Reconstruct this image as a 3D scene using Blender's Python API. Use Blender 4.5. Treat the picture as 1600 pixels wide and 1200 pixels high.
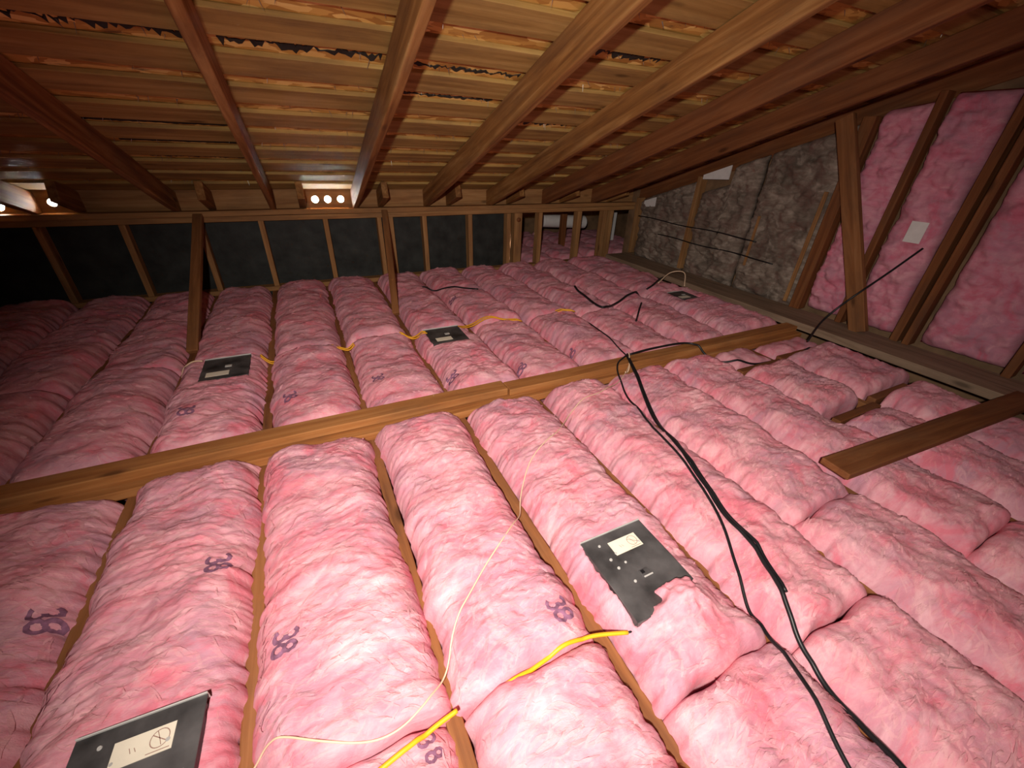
import bpy, bmesh, math, random
import numpy as np
from mathutils import Vector, Matrix

# ------------------------------------------------------------------ clear
for o in list(bpy.data.objects):
    bpy.data.objects.remove(o, do_unlink=True)
SC = bpy.context.scene
C = SC.collection
random.seed(7)

# ------------------------------------------------------------------ camera
CAM_Z = 1.1056
cam_d = bpy.data.cameras.new('camera')
cam_d.sensor_fit = 'HORIZONTAL'
cam_d.sensor_width = 36.0
cam_d.lens = 629.55 / 1600 * 36.0
cam_d.clip_start = 0.01
cam = bpy.data.objects.new('camera', cam_d)
C.objects.link(cam)
pitch, roll, yaw = 0.528305, 0.040376, 0.471668
fw = Vector((math.sin(yaw) * math.cos(pitch), math.cos(yaw) * math.cos(pitch), -math.sin(pitch)))
rt = Vector((math.cos(yaw), -math.sin(yaw), 0))
up = rt.cross(fw)
r2 = math.cos(roll) * rt + math.sin(roll) * up
u2 = -math.sin(roll) * rt + math.cos(roll) * up
cam.matrix_world = Matrix(((r2.x, u2.x, -fw.x, 0), (r2.y, u2.y, -fw.y, 0), (r2.z, u2.z, -fw.z, CAM_Z), (0, 0, 0, 1)))
SC.camera = cam

# ------------------------------------------------------------------ world: plain overcast daylight outside the roof
world = bpy.data.worlds.new('world')
SC.world = world
world.use_nodes = True
bg = world.node_tree.nodes['Background']
bg.inputs['Color'].default_value = (0.93, 0.97, 1.0, 1)
bg.inputs['Strength'].default_value = 180.0

# ------------------------------------------------------------------ the torch held beside the camera, the only lamp in the attic
ld = bpy.data.lights.new('torch', 'SPOT')
ld.energy = 248
ld.color = (1.0, 0.90, 0.80)
ld.spot_size = math.radians(120)
ld.spot_blend = 1.0
ld.shadow_soft_size = 0.03
torch = bpy.data.objects.new('torch', ld)
C.objects.link(torch)
torch.location = (-0.19, -0.16, CAM_Z + 0.18)
aim = Vector((0.500, 0.690, -0.560))
torch.rotation_euler = aim.to_track_quat('-Z', 'Y').to_euler()

# ------------------------------------------------------------------ colour management
SC.view_settings.view_transform = 'Standard'
SC.view_settings.look = 'None'
SC.view_settings.exposure = 0.0
SC.view_settings.gamma = 1.0
SC.view_settings.use_curve_mapping = False


# ================================================================== noise
class Noise:
    def __init__(s, seed):
        r = np.random.RandomState(seed)
        s.p = r.permutation(512)
        a = r.rand(512) * 2 * np.pi
        s.g = np.stack([np.cos(a), np.sin(a)], 1)

    def __call__(s, x, y):
        x = np.asarray(x, float) + 300.0
        y = np.asarray(y, float) + 300.0
        xi = np.floor(x).astype(int); yi = np.floor(y).astype(int)
        fx = x - xi; fy = y - yi
        wx = fx * fx * fx * (fx * (fx * 6 - 15) + 10); wy = fy * fy * fy * (fy * (fy * 6 - 15) + 10)
        def g(ix, iy, dx, dy):
            h = s.p[(s.p[ix % 512] + iy) % 512]
            v = s.g[h]
            return v[..., 0] * dx + v[..., 1] * dy
        a = g(xi, yi, fx, fy); b = g(xi + 1, yi, fx - 1, fy)
        c = g(xi, yi + 1, fx, fy - 1); d = g(xi + 1, yi + 1, fx - 1, fy - 1)
        return ((a + (b - a) * wx) * (1 - wy) + (c + (d - c) * wx) * wy) * 1.5

    def fbm(s, x, y, o=3):
        t = 0; a = 1.0
        for k in range(o):
            t = t + a * s(x * 2 ** k + 17.3 * k, y * 2 ** k - 9.1 * k); a *= 0.5
        return t


NZ = [Noise(11 + i) for i in range(6)]


# ================================================================== materials
def new_mat(name):
    m = bpy.data.materials.new(name); m.use_nodes = True
    nt = m.node_tree
    return m, nt, nt.nodes['Principled BSDF']


def nd(nt, t, **kw):
    n = nt.nodes.new(t)
    for k, v in kw.items():
        if k.startswith('i_'):
            n.inputs[k[2:].replace('_', ' ')].default_value = v
        else:
            setattr(n, k, v)
    return n


def ramp(nt, stops):
    r = nt.nodes.new('ShaderNodeValToRGB')
    e = r.color_ramp.elements
    e[0].position, e[0].color = stops[0][0], (*stops[0][1], 1)
    e[1].position, e[1].color = stops[-1][0], (*stops[-1][1], 1)
    for p, c in stops[1:-1]:
        k = e.new(p); k.color = (*c, 1)
    return r


def mapping(nt, scale, coord='Object', rnd=True, rot=(0, 0, 0)):
    tc = nt.nodes.new('ShaderNodeTexCoord')
    mp = nt.nodes.new('ShaderNodeMapping')
    mp.inputs['Scale'].default_value = scale
    mp.inputs['Rotation'].default_value = rot
    nt.links.new(tc.outputs[coord], mp.inputs['Vector'])
    if rnd:
        oi = nt.nodes.new('ShaderNodeObjectInfo')
        ml = nd(nt, 'ShaderNodeMath', operation='MULTIPLY'); ml.inputs[1].default_value = 37.0
        nt.links.new(oi.outputs['Random'], ml.inputs[0])
        cb = nt.nodes.new('ShaderNodeCombineXYZ')
        for k in range(3):
            nt.links.new(ml.outputs[0], cb.inputs[k])
        nt.links.new(cb.outputs[0], mp.inputs['Location'])
    return mp


def bump(nt, bsdf, height, strength, dist):
    b = nt.nodes.new('ShaderNodeBump')
    b.inputs['Strength'].default_value = strength
    b.inputs['Distance'].default_value = dist
    nt.links.new(height, b.inputs['Height'])
    nt.links.new(b.outputs[0], bsdf.inputs['Normal'])


def mix(nt, fac, a, b, blend='MIX'):
    m = nt.nodes.new('ShaderNodeMix'); m.data_type = 'RGBA'; m.blend_type = blend
    for s, v in ((0, fac), (6, a), (7, b)):
        if hasattr(v, 'is_linked'):
            nt.links.new(v, m.inputs[s])
        elif s == 0:
            m.inputs[0].default_value = v
        else:
            m.inputs[s].default_value = (*v, 1)
    return m.outputs[2]


def wood_mat(name, dark, mid, light, rough=0.75, along=(1.6, 26, 26), bstr=0.5, dirt=(0.08, 0.05, 0.035), dirt_amt=0.45):
    m, nt, bs = new_mat(name)
    mp = mapping(nt, along)
    n1 = nd(nt, 'ShaderNodeTexNoise', i_Scale=1.0, i_Detail=6.0, i_Roughness=0.6, i_Distortion=0.6)
    nt.links.new(mp.outputs[0], n1.inputs['Vector'])
    rp = ramp(nt, [(0.28, dark), (0.5, mid), (0.74, light)])
    nt.links.new(n1.outputs['Fac'], rp.inputs[0])
    mp2 = mapping(nt, (2.2, 6, 6))
    n2 = nd(nt, 'ShaderNodeTexNoise', i_Scale=1.3, i_Detail=5.0, i_Roughness=0.65)
    nt.links.new(mp2.outputs[0], n2.inputs['Vector'])
    r2_ = ramp(nt, [(0.45, (0, 0, 0)), (0.75, (dirt_amt,) * 3)])
    nt.links.new(n2.outputs['Fac'], r2_.inputs[0])
    c = mix(nt, r2_.outputs[0], rp.outputs[0], dirt)
    # knots
    mp3 = mapping(nt, (3.0, 9, 9))
    vo = nd(nt, 'ShaderNodeTexVoronoi', i_Scale=0.8)
    nt.links.new(mp3.outputs[0], vo.inputs['Vector'])
    r3 = ramp(nt, [(0.05, (0.75,) * 3), (0.13, (0, 0, 0))])
    nt.links.new(vo.outputs['Distance'], r3.inputs[0])
    c = mix(nt, r3.outputs[0], c, tuple(x * 0.35 for x in dark))
    nt.links.new(c, bs.inputs['Base Color'])
    bs.inputs['Roughness'].default_value = rough
    bs.inputs['Specular IOR Level'].default_value = 0.25
    bump(nt, bs, n1.outputs['Fac'], bstr, 0.004)
    return m


def plain_mat(name, col, rough=0.6, metal=0.0, noise=0.0, nscale=20, spec=0.4, bstr=0.0):
    m, nt, bs = new_mat(name)
    bs.inputs['Roughness'].default_value = rough
    bs.inputs['Metallic'].default_value = metal
    bs.inputs['Specular IOR Level'].default_value = spec
    mp = mapping(nt, (nscale,) * 3)
    n1 = nd(nt, 'ShaderNodeTexNoise', i_Scale=1.0, i_Detail=4.0)
    nt.links.new(mp.outputs[0], n1.inputs['Vector'])
    rp = ramp(nt, [(0.3, tuple(x * (1 - noise) for x in col)), (0.7, tuple(min(1, x * (1 + noise)) for x in col))])
    nt.links.new(n1.outputs['Fac'], rp.inputs[0])
    nt.links.new(rp.outputs[0], bs.inputs['Base Color'])
    if bstr:
        bump(nt, bs, n1.outputs['Fac'], bstr, 0.01)
    return m


def fluff_mat(name, deep, mid, pale, grey, wall=False):
    m, nt, bs = new_mat(name)
    sc = (1, 9, 22) if wall else (7, 17, 7)
    mp = mapping(nt, sc, rnd=False)
    n1 = nd(nt, 'ShaderNodeTexNoise', i_Scale=1.0, i_Detail=6.0, i_Roughness=0.62, i_Distortion=1.2)
    nt.links.new(mp.outputs[0], n1.inputs['Vector'])
    rp = ramp(nt, [(0.25, deep), (0.48, mid), (0.75, pale)])
    nt.links.new(n1.outputs['Fac'], rp.inputs[0])
    mp2 = mapping(nt, (4, 5, 4), rnd=False)
    n2 = nd(nt, 'ShaderNodeTexNoise', i_Scale=1.0, i_Detail=5.0, i_Roughness=0.6, i_Distortion=0.5)
    nt.links.new(mp2.outputs[0], n2.inputs['Vector'])
    r2_ = ramp(nt, [(0.42, (0, 0, 0)), (0.68, (0.75,) * 3)])
    nt.links.new(n2.outputs['Fac'], r2_.inputs[0])
    c = mix(nt, r2_.outputs[0], rp.outputs[0], grey)
    # dye is uneven: some patches are a deeper pink, some almost white
    mp5 = mapping(nt, (2.6, 3.4, 2.6), rnd=False, rot=(0.3, 0.2, 0.9))
    n5 = nd(nt, 'ShaderNodeTexNoise', i_Scale=2.2, i_Detail=6.0, i_Roughness=0.68, i_Distortion=0.9)
    nt.links.new(mp5.outputs[0], n5.inputs['Vector'])
    r5 = ramp(nt, [(0.36, (0.75,) * 3), (0.50, (0, 0, 0))])
    nt.links.new(n5.outputs['Fac'], r5.inputs[0])
    c = mix(nt, r5.outputs[0], c, tuple(x * f for x, f in zip(deep, (1.08, 0.80, 0.85))))
    r6 = ramp(nt, [(0.56, (0, 0, 0)), (0.72, (0.7,) * 3)])
    nt.links.new(n5.outputs['Fac'], r6.inputs[0])
    c = mix(nt, r6.outputs[0], c, tuple(min(.9, x * 1.1) for x in pale))
    nt.links.new(c, bs.inputs['Base Color'])
    bs.inputs['Roughness'].default_value = 1.0
    bs.inputs['Specular IOR Level'].default_value = 0.05
    bs.inputs['Sheen Weight'].default_value = 0.15
    bs.inputs['Sheen Tint'].default_value = (*pale, 1)
    # fibre relief
    mp3 = mapping(nt, (20, 55, 150) if wall else (45, 130, 60), rnd=False)
    n3 = nd(nt, 'ShaderNodeTexNoise', i_Scale=1.0, i_Detail=5.0, i_Roughness=0.7, i_Distortion=1.5)
    nt.links.new(mp3.outputs[0], n3.inputs['Vector'])
    bump(nt, bs, n3.outputs['Fac'], 0.4, 0.007)
    return m


def osb_mat():
    m, nt, bs = new_mat('osb_flakes')
    mp = mapping(nt, (14, 40, 1), rnd=False)
    nz = nd(nt, 'ShaderNodeTexNoise', i_Scale=0.35, i_Detail=2.0)
    nt.links.new(mp.outputs[0], nz.inputs['Vector'])
    va = nd(nt, 'ShaderNodeVectorMath', operation='MULTIPLY_ADD')
    nt.links.new(nz.outputs['Color'], va.inputs[0]); va.inputs[1].default_value = (3, 3, 0)
    nt.links.new(mp.outputs[0], va.inputs[2])
    v1 = nd(nt, 'ShaderNodeTexVoronoi', i_Scale=1.0)
    nt.links.new(va.outputs[0], v1.inputs['Vector'])
    rp = ramp(nt, [(0.1, (0.40, 0.185, 0.036)), (0.45, (0.57, 0.310, 0.068)), (0.7, (0.70, 0.42, 0.105)), (0.95, (0.86, 0.60, 0.20))])
    sp = nt.nodes.new('ShaderNodeSeparateColor')
    nt.links.new(v1.outputs['Color'], sp.inputs[0])
    nt.links.new(sp.outputs[0], rp.inputs[0])
    # dark felt stains and splits
    mp2 = mapping(nt, (6, 26, 1), rnd=False)
    n2 = nd(nt, 'ShaderNodeTexNoise', i_Scale=1.0, i_Detail=5.0, i_Roughness=0.7)
    nt.links.new(mp2.outputs[0], n2.inputs['Vector'])
    r2_ = ramp(nt, [(0.60, (0, 0, 0)), (0.70, (0.85,) * 3)])
    nt.links.new(n2.outputs['Fac'], r2_.inputs[0])
    c = mix(nt, r2_.outputs[0], rp.outputs[0], (0.05, 0.032, 0.022))
    nt.links.new(c, bs.inputs['Base Color'])
    bs.inputs['Roughness'].default_value = 0.7
    bump(nt, bs, sp.outputs[0], 0.4, 0.003)
    return m


M = {}
M['pink'] = fluff_mat('pink_glass_wool', (0.70, 0.220, 0.285), (0.79, 0.340, 0.405), (0.87, 0.50, 0.545), (0.49, 0.255, 0.345))
M['wisp'] = fluff_mat('pink_wool_fibres', (0.72, 0.25, 0.30), (0.81, 0.38, 0.425), (0.87, 0.50, 0.53), (0.56, 0.30, 0.37))
M['pink_wall'] = fluff_mat('pink_wall_wool', (0.62, 0.20, 0.29), (0.72, 0.30, 0.39), (0.80, 0.42, 0.48), (0.50, 0.24, 0.33), wall=True)
M['grey_wool'] = fluff_mat('grey_brown_wool', (0.15, 0.110, 0.085), (0.27, 0.21, 0.17), (0.46, 0.38, 0.32), (0.09, 0.07, 0.055), wall=True)
M['rafter'] = wood_mat('rafter_wood', (0.15, 0.058, 0.016), (0.28, 0.125, 0.036), (0.46, 0.25, 0.090))
M['board'] = wood_mat('roof_board_wood', (0.26, 0.145, 0.040), (0.39, 0.240, 0.072), (0.52, 0.35, 0.120), along=(1.2, 22, 22), dirt_amt=0.5)
M['beam'] = wood_mat('beam_wood', (0.26, 0.090, 0.026), (0.40, 0.162, 0.048), (0.52, 0.25, 0.092), dirt_amt=0.4)
M['joist'] = wood_mat('joist_wood', (0.16, 0.060, 0.021), (0.26, 0.105, 0.036), (0.36, 0.165, 0.066))
M['stud'] = wood_mat('stud_wood', (0.25, 0.110, 0.040), (0.36, 0.180, 0.068), (0.47, 0.26, 0.11))
M['brown'] = wood_mat('old_brown_wood', (0.13, 0.042, 0.014), (0.20, 0.070, 0.023), (0.28, 0.115, 0.043))
M['dusty'] = wood_mat('dusty_board_wood', (0.20, 0.13, 0.085), (0.29, 0.20, 0.135), (0.38, 0.27, 0.19), dirt_amt=0.35)
M['osb'] = osb_mat()
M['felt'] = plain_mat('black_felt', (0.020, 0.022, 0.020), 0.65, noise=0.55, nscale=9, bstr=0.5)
M['drywall'] = plain_mat('drywall', (0.55, 0.52, 0.47), 0.9, noise=0.1)
M['ply'] = plain_mat('plywood', (0.22, 0.13, 0.07), 0.8, noise=0.3, nscale=8)
M['black_metal'] = plain_mat('dusty_black_metal', (0.085, 0.080, 0.082), 0.5, metal=0.3, noise=0.65, nscale=11)
M['steel'] = plain_mat('grey_steel', (0.60, 0.59, 0.57), 0.5, metal=0.25, noise=0.15)
M['label'] = plain_mat('label_paper', (0.80, 0.73, 0.60), 0.7, noise=0.05)
M['print'] = plain_mat('label_print', (0.36, 0.22, 0.18), 0.8)
M['ink'] = plain_mat('purple_ink', (0.25, 0.115, 0.19), 0.95, noise=0.35, nscale=60, spec=0.05)
M['white'] = plain_mat('white_board', (0.78, 0.76, 0.75), 0.7, noise=0.06)
M['black_cable'] = plain_mat('black_cable_sheath', (0.012, 0.012, 0.014), 0.4, noise=0.3)
M['yellow'] = plain_mat('yellow_cable_sheath', (0.84, 0.41, 0.015), 0.45, noise=0.08)
M['cream'] = plain_mat('cream_wire_sheath', (0.80, 0.58, 0.40), 0.5, noise=0.08)
M['nail'] = plain_mat('nail_steel', (0.35, 0.33, 0.30), 0.4, metal=0.7)


# ================================================================== helpers
def link(name, me, mat, parent=None, mw=None):
    o = bpy.data.objects.new(name, me)
    if mat is not None and not me.materials:
        me.materials.append(mat)
    C.objects.link(o)
    if mw is not None:
        o.matrix_world = mw
    if parent is not None:
        o.parent = parent
        o.matrix_parent_inverse = Matrix.Translation(parent.location).inverted()
        if mw is not None:
            o.matrix_basis = mw
    return o


def tag(o, label, cat, group=None):
    o['label'] = label; o['category'] = cat
    if group:
        o['group'] = group
    return o


def thing(name, loc, label, cat, group=None):
    o = bpy.data.objects.new(name, None)
    o.empty_display_size = 0.05
    o.location = loc
    C.objects.link(o)
    return tag(o, label, cat, group)


def mesh(name, verts, faces, smooth=False):
    me = bpy.data.meshes.new(name)
    me.from_pydata([tuple(v) for v in verts], [], [tuple(f) for f in faces])
    me.update()
    if smooth:
        me.polygons.foreach_set('use_smooth', [True] * len(me.polygons))
    return me


def box_mesh(name, lx, ly, lz, bev=0.004, segs=1, warp=0.0, cuts=0):
    """box centred on the origin, long axis X, chamfered edges, slightly bowed when warp is given"""
    bm = bmesh.new()
    bmesh.ops.create_cube(bm, size=1.0)
    bmesh.ops.scale(bm, vec=(lx, ly, lz), verts=bm.verts)
    if bev:
        bmesh.ops.bevel(bm, geom=list(bm.edges), offset=min(bev, min(lx, ly, lz) * 0.4), segments=segs, profile=0.5, affect='EDGES')
    if cuts:
        for k in range(1, cuts):
            x = -lx / 2 + lx * k / cuts
            bmesh.ops.bisect_plane(bm, geom=list(bm.verts) + list(bm.edges) + list(bm.faces), plane_co=(x, 0, 0), plane_no=(1, 0, 0))
        sd = random.random() * 50
        for v in bm.verts:
            v.co.y += warp * float(NZ[0](v.co.x * 1.3 + sd, 0.5))
            v.co.z += warp * float(NZ[1](v.co.x * 1.3 + sd, 0.5))
            v.co.y += warp * 0.25 * float(NZ[2](v.co.x * 9 + sd, v.co.z * 30))
    me = bpy.data.meshes.new(name)
    bm.to_mesh(me); bm.free()
    return me


def frame(p0, p1, upv=(0, 0, 1)):
    p0 = Vector(p0); p1 = Vector(p1)
    x = (p1 - p0).normalized(); z = Vector(upv)
    y = z.cross(x).normalized(); z = x.cross(y)
    c = (p0 + p1) / 2
    return Matrix(((x.x, y.x, z.x, c.x), (x.y, y.y, z.y, c.y), (x.z, y.z, z.z, c.z), (0, 0, 0, 1))), (p1 - p0).length


def board(name, p0, p1, w, h, mat, parent=None, upv=(0, 0, 1), bev=0.004, warp=0.004, segs=2, cuts=None):
    mw, L = frame(p0, p1, upv)
    if cuts is None:
        cuts = max(2, min(14, int(L / 0.3)))
    return link(name, box_mesh(name, L, w, h, bev, segs, warp, cuts), mat, parent, mw)


def slab(name, x0, x1, y0, y1, z0, z1, mat, parent=None, bev=0.0):
    me = box_mesh(name, x1 - x0, y1 - y0, z1 - z0, bev)
    return link(name, me, mat, parent, Matrix.Translation(((x0 + x1) / 2, (y0 + y1) / 2, (z0 + z1) / 2)))


def catmull(pts, n=8):
    P = [np.array(p, float) for p in pts]
    P = [2 * P[0] - P[1]] + P + [2 * P[-1] - P[-2]]
    out = []
    for i in range(1, len(P) - 2):
        a, b, c, d = P[i - 1:i + 3]
        for k in range(n):
            t = k / n
            out.append(0.5 * (2 * b + (c - a) * t + (2 * a - 5 * b + 4 * c - d) * t * t + (3 * b - 3 * c + d - a) * t ** 3))
    out.append(P[-2])
    return out


def tube(name, pts, r, mat, parent=None, sides=8, n=8, flat=1.0):
    P = catmull(pts, n) if n else [np.array(p, float) for p in pts]
    V = []; F = []
    for i, p in enumerate(P):
        t = P[min(i + 1, len(P) - 1)] - P[max(i - 1, 0)]
        t = t / (np.linalg.norm(t) + 1e-9)
        ref = np.array([0, 0, 1.0]) if abs(t[2]) < 0.95 else np.array([1.0, 0, 0])
        a = np.cross(ref, t); a /= np.linalg.norm(a); b = np.cross(t, a)
        for k in range(sides):
            q = 2 * math.pi * k / sides
            V.append(p + r * (math.cos(q) * a + flat * math.sin(q) * b))
    for i in range(len(P) - 1):
        for k in range(sides):
            F.append((i * sides + k, i * sides + (k + 1) % sides, (i + 1) * sides + (k + 1) % sides, (i + 1) * sides + k))
    F.append(tuple(range(sides))[::-1]); F.append(tuple((len(P) - 1) * sides + k for k in range(sides)))
    return link(name, mesh(name, V, F, True), mat, parent)


def structure(o):
    o['kind'] = 'structure'
    return o


# ================================================================== layout numbers (metres; z = 0 is the top of the joists)
JX0, JS = -0.3126, 0.406
def jx(i):
    return JX0 + JS * i
JI = list(range(-10, 9))
Y_WALL = 3.85
SIDE_X = 3.40
T = math.atan(4 / 12)
RN = Vector((0, math.sin(T), math.cos(T)))         # up out of the roof
RD = Vector((0, math.cos(T), -math.sin(T)))        # down the slope
CAMV = Vector((0, 0, CAM_Z))
N_B, N_S = 0.772, 0.912                            # underside of rafters, underside of roof boards
def roofp(x, s, n):
    return CAMV + RD * s + RN * n + Vector((x, 0, 0))
def roof_s_at_y(y, n):
    return (y - n * math.sin(T)) / math.cos(T)
def roof_z(y, n):
    return CAM_Z + (n - y * math.sin(T)) / math.cos(T)
RX = [-0.2 + 0.615 * i - (0.13 if i == -2 else 0) for i in range(-7, 7)]       # left face of each rafter

# ================================================================== floor with joists
floor = structure(slab('floor', -4.8, 4.7, -1.7, 3.96, -0.27, -0.245, M['drywall']))
slab('eave_floor', 1.87, 4.7, 3.96, 5.6, -0.27, -0.245, M['drywall'], floor)
for i in JI:
    y1 = 5.55 if jx(i) > 1.8 else 3.95
    board('joist', (jx(i), -1.62, -0.12), (jx(i), y1, -0.12), 0.038, 0.24, M['joist'], floor, warp=0.002)
# blocking between the joists on the right
for y, xa, xb in ((0.735, jx(6), jx(7)), (0.78, jx(7), jx(8)), (1.27, jx(6), jx(7)), (1.30, jx(7), jx(8))):
    board('blocking', (xa + 0.02, y, -0.07), (xb - 0.02, y, -0.07), 0.04, 0.20, M['brown'], floor, warp=0.0)

# ================================================================== roof
# local X of the sheet runs along the building, local Y down the slope
zc = RN
mw = Matrix(((1, RD.x, -RN.x, 0), (0, RD.y, -RN.y, 0), (0, RD.z, -RN.z, 0), (0, 0, 0, 1)))
S0, S1 = -2.05, roof_s_at_y(4.06, N_S)
S2 = 6.0
def roof_sheet(name, x0, x1, s0, s1, n0, th, mat, parent=None):
    me = box_mesh(name, x1 - x0, s1 - s0, th, 0)
    c = roofp((x0 + x1) / 2, (s0 + s1) / 2, n0 + th / 2)
    m = mw.copy(); m.translation = c
    return link(name, me, mat, parent, m)
ceil = structure(roof_sheet('ceiling', -4.8, 4.7, S0, S1, N_S + 0.0195, 0.014, M['osb']))

def roof_child(o):
    """parent to the ceiling keeping the world place"""
    w = o.matrix_world.copy() if o.parent is None else o.matrix_basis.copy()
    o.parent = ceil
    o.matrix_parent_inverse = ceil_m.inverted()
    o.matrix_basis = w
    return o
ceil_m = mw.copy(); ceil_m.translation = roofp(-0.05, (S0 + S1) / 2, N_S + 0.0195 + 0.007)

roof_child(roof_sheet('eave_sheathing', 1.87, 4.7, S1, S2, N_S + 0.0195, 0.014, M['osb']))
s = 1.42 - 0.2465 * 13
k = 0
while s < S1 - 0.15:
    w = 0.152 + random.uniform(-0.012, 0.012)
    a = roofp(-4.75, s + w / 2, N_S + 0.0095); b = roofp(4.65, s + w / 2, N_S + 0.0095)
    roof_child(board('roof_board', a, b, w, 0.019, M['board'], None, upv=RN, bev=0.0025, warp=0.005, segs=1, cuts=24))
    s += 0.2465
for i, x in enumerate(RX):
    y_end = 4.45 if x < 1.8 else 5.5
    a = roofp(x + 0.019, S0 + 0.02, (N_B + N_S) / 2); b = roofp(x + 0.019, roof_s_at_y(Y_WALL + 0.11, N_B), (N_B + N_S) / 2)
    roof_child(board('rafter', a, b, 0.040, N_S - N_B - 0.001, M['brown'] if x > 2.0 else M['rafter'], None, upv=RN, bev=0.007, warp=0.006, segs=3, cuts=20))
    # short tail sistered over the plate beside each rafter
    xs = x + 0.215
    sa = roof_s_at_y(3.62, N_B)
    sb = roof_s_at_y(Y_WALL + 0.11, N_B)
    a = roofp(xs + 0.019, sa, (N_B + N_S) / 2 + 0.008); b = roofp(xs + 0.019, sb, (N_B + N_S) / 2 + 0.008)
    roof_child(board('rafter_tail', a, b, 0.05, N_S - N_B - 0.018, M['rafter'], None, upv=RN, bev=0.005, warp=0.0))
# torn black felt showing in some gaps between the roof boards
def felt_strip(s0, s1, x0, x1, ragged, seed):
    rs = random.Random(seed)
    n = int((x1 - x0) / 0.012)
    V = []; F = []
    for i in range(n + 1):
        x = x0 + (x1 - x0) * i / n
        a = s0 + ragged * rs.random() * (s1 - s0) * 0.5
        b = s1 - ragged * rs.random() ** 0.6 * (s1 - s0) * 0.75
        dz = 0.004 * ragged * rs.random()
        V.append(roofp(x, a, N_S + 0.018 - dz)); V.append(roofp(x, b, N_S + 0.0185))
        V.append(roofp(x, b, N_S + 0.0196)); V.append(roofp(x, a, N_S + 0.0196))
    for i in range(n):
        q = 4 * i
        for k in range(4):
            F.append((q + k, q + (k + 1) % 4, q + 4 + (k + 1) % 4, q + 4 + k))
    F.append((0, 1, 2, 3)); F.append((4 * n + 3, 4 * n + 2, 4 * n + 1, 4 * n))
    roof_child(link('felt_strip', mesh('felt_strip', V, F), M['felt'], None, Matrix.Identity(4)))
B0 = 1.42
for r_, x0, x1, rg, f0, f1 in ((1, -1.3, -0.22, 1, .155, .245), (1, -0.14, 0.41, 1, .155, .245), (1, 0.47, 1.03, 1, .19, .245), (4, -0.80, -0.21, .25, .18, .24), (5, -0.75, -0.21, .25, .19, .24),
                               (6, -0.7, -0.22, .4, .17, .24), (3, 1.1, 1.6, .9, .16, .24), (0, 1.12, 1.62, .9, .16, .24), (7, -0.5, -0.22, .4, .17, .24), (2, 0.5, 1.0, .8, .20, .24)):
    felt_strip(B0 + 0.2465 * r_ + f0, B0 + 0.2465 * r_ + f1, x0, x1, rg, r_ * 7 + int(x0 * 10))
# nail points coming through the sheathing between the roof boards
bm = bmesh.new()
for k in range(420):
    x = random.uniform(-1.6, 3.3)
    row = random.randint(0, 11)
    sx = 1.42 - 0.2465 * 3 + row * 0.2465 + 0.152 + random.uniform(0.02, 0.08)
    p = roofp(x, sx, N_S + 0.02)
    dv = (-RN + Vector((random.uniform(-.5, .5), random.uniform(-.5, .5), 0))).normalized()
    L = random.uniform(0.012, 0.035)
    m = dv.to_track_quat('Z', 'Y').to_matrix().to_4x4()
    m.translation = p + dv * L / 2
    bmesh.ops.create_cone(bm, cap_ends=False, segments=4, radius1=0.0016, radius2=0.0004, depth=L, matrix=m)
me = bpy.data.meshes.new('nail_points'); bm.to_mesh(me); bm.free()
o = roof_child(link('nail_points', me, M['nail'], None, Matrix.Identity(4))); o['kind'] = 'stuff'


# ================================================================== outer shell
structure(slab('wall_front', -4.8, 4.7, -1.72, -1.62, -0.27, 2.75, M['ply']))
structure(slab('wall_left', -4.85, -4.75, -1.7, 3.98, -0.27, 2.75, M['ply']))

# ---- knee wall at the eave
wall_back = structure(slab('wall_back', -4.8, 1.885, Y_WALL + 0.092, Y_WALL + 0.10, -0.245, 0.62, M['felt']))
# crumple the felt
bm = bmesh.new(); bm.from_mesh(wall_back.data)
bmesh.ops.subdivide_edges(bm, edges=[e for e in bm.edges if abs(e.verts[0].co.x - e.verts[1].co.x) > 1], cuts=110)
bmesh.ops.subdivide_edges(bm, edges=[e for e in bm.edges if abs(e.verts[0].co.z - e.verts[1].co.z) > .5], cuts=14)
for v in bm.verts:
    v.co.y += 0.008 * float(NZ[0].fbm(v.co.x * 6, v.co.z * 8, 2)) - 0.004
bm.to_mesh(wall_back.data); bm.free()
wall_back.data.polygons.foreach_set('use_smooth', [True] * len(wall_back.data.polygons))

def wchild(name, p0, p1, w, h, mat, upv=(0, 0, 1), **kw):
    return board(name, p0, p1, w, h, mat, wall_back, upv, **kw)
yc = Y_WALL + 0.045
# wall top plate, two members
wchild('top_plate', (-4.75, yc, 0.611), (3.44, yc, 0.611), 0.10, 0.038, M['stud'], warp=0.004)
wchild('top_plate', (-4.75, yc + 0.004, 0.572), (3.44, yc + 0.004, 0.572), 0.089, 0.038, M['stud'], warp=0.003)
wchild('bottom_plate', (-4.75, yc, 0.0195), (3.44, yc, 0.0195), 0.089, 0.038, M['stud'], warp=0.002)
STUDS = [(-3.4, .038), (-2.93, .038), (-2.47, .038), (-2.03, .038), (-1.57, .038), (-1.13, .038), (-0.685, .038), (-0.285, .038), (0.18, .038), (0.61, .038), (0.70, .06),
         (1.01, .04), (1.45, .042), (1.86, .042), (1.965, .085), (2.22, .045), (2.70, .05), (3.04, .045), (3.13, .04)]
for x, w in STUDS:
    wchild('stud', (x, yc - random.uniform(0, .006), 0.04), (x, yc, 0.553), w, 0.086, M['stud'], (0, 1, 0), warp=0.002)
# round knot hole in the wide stud
o = tube('knot', [(1.965, Y_WALL - 0.004, 0.492), (1.965, Y_WALL + 0.006, 0.492)], 0.022, M['brown'], wall_back, 12, 0)

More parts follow.
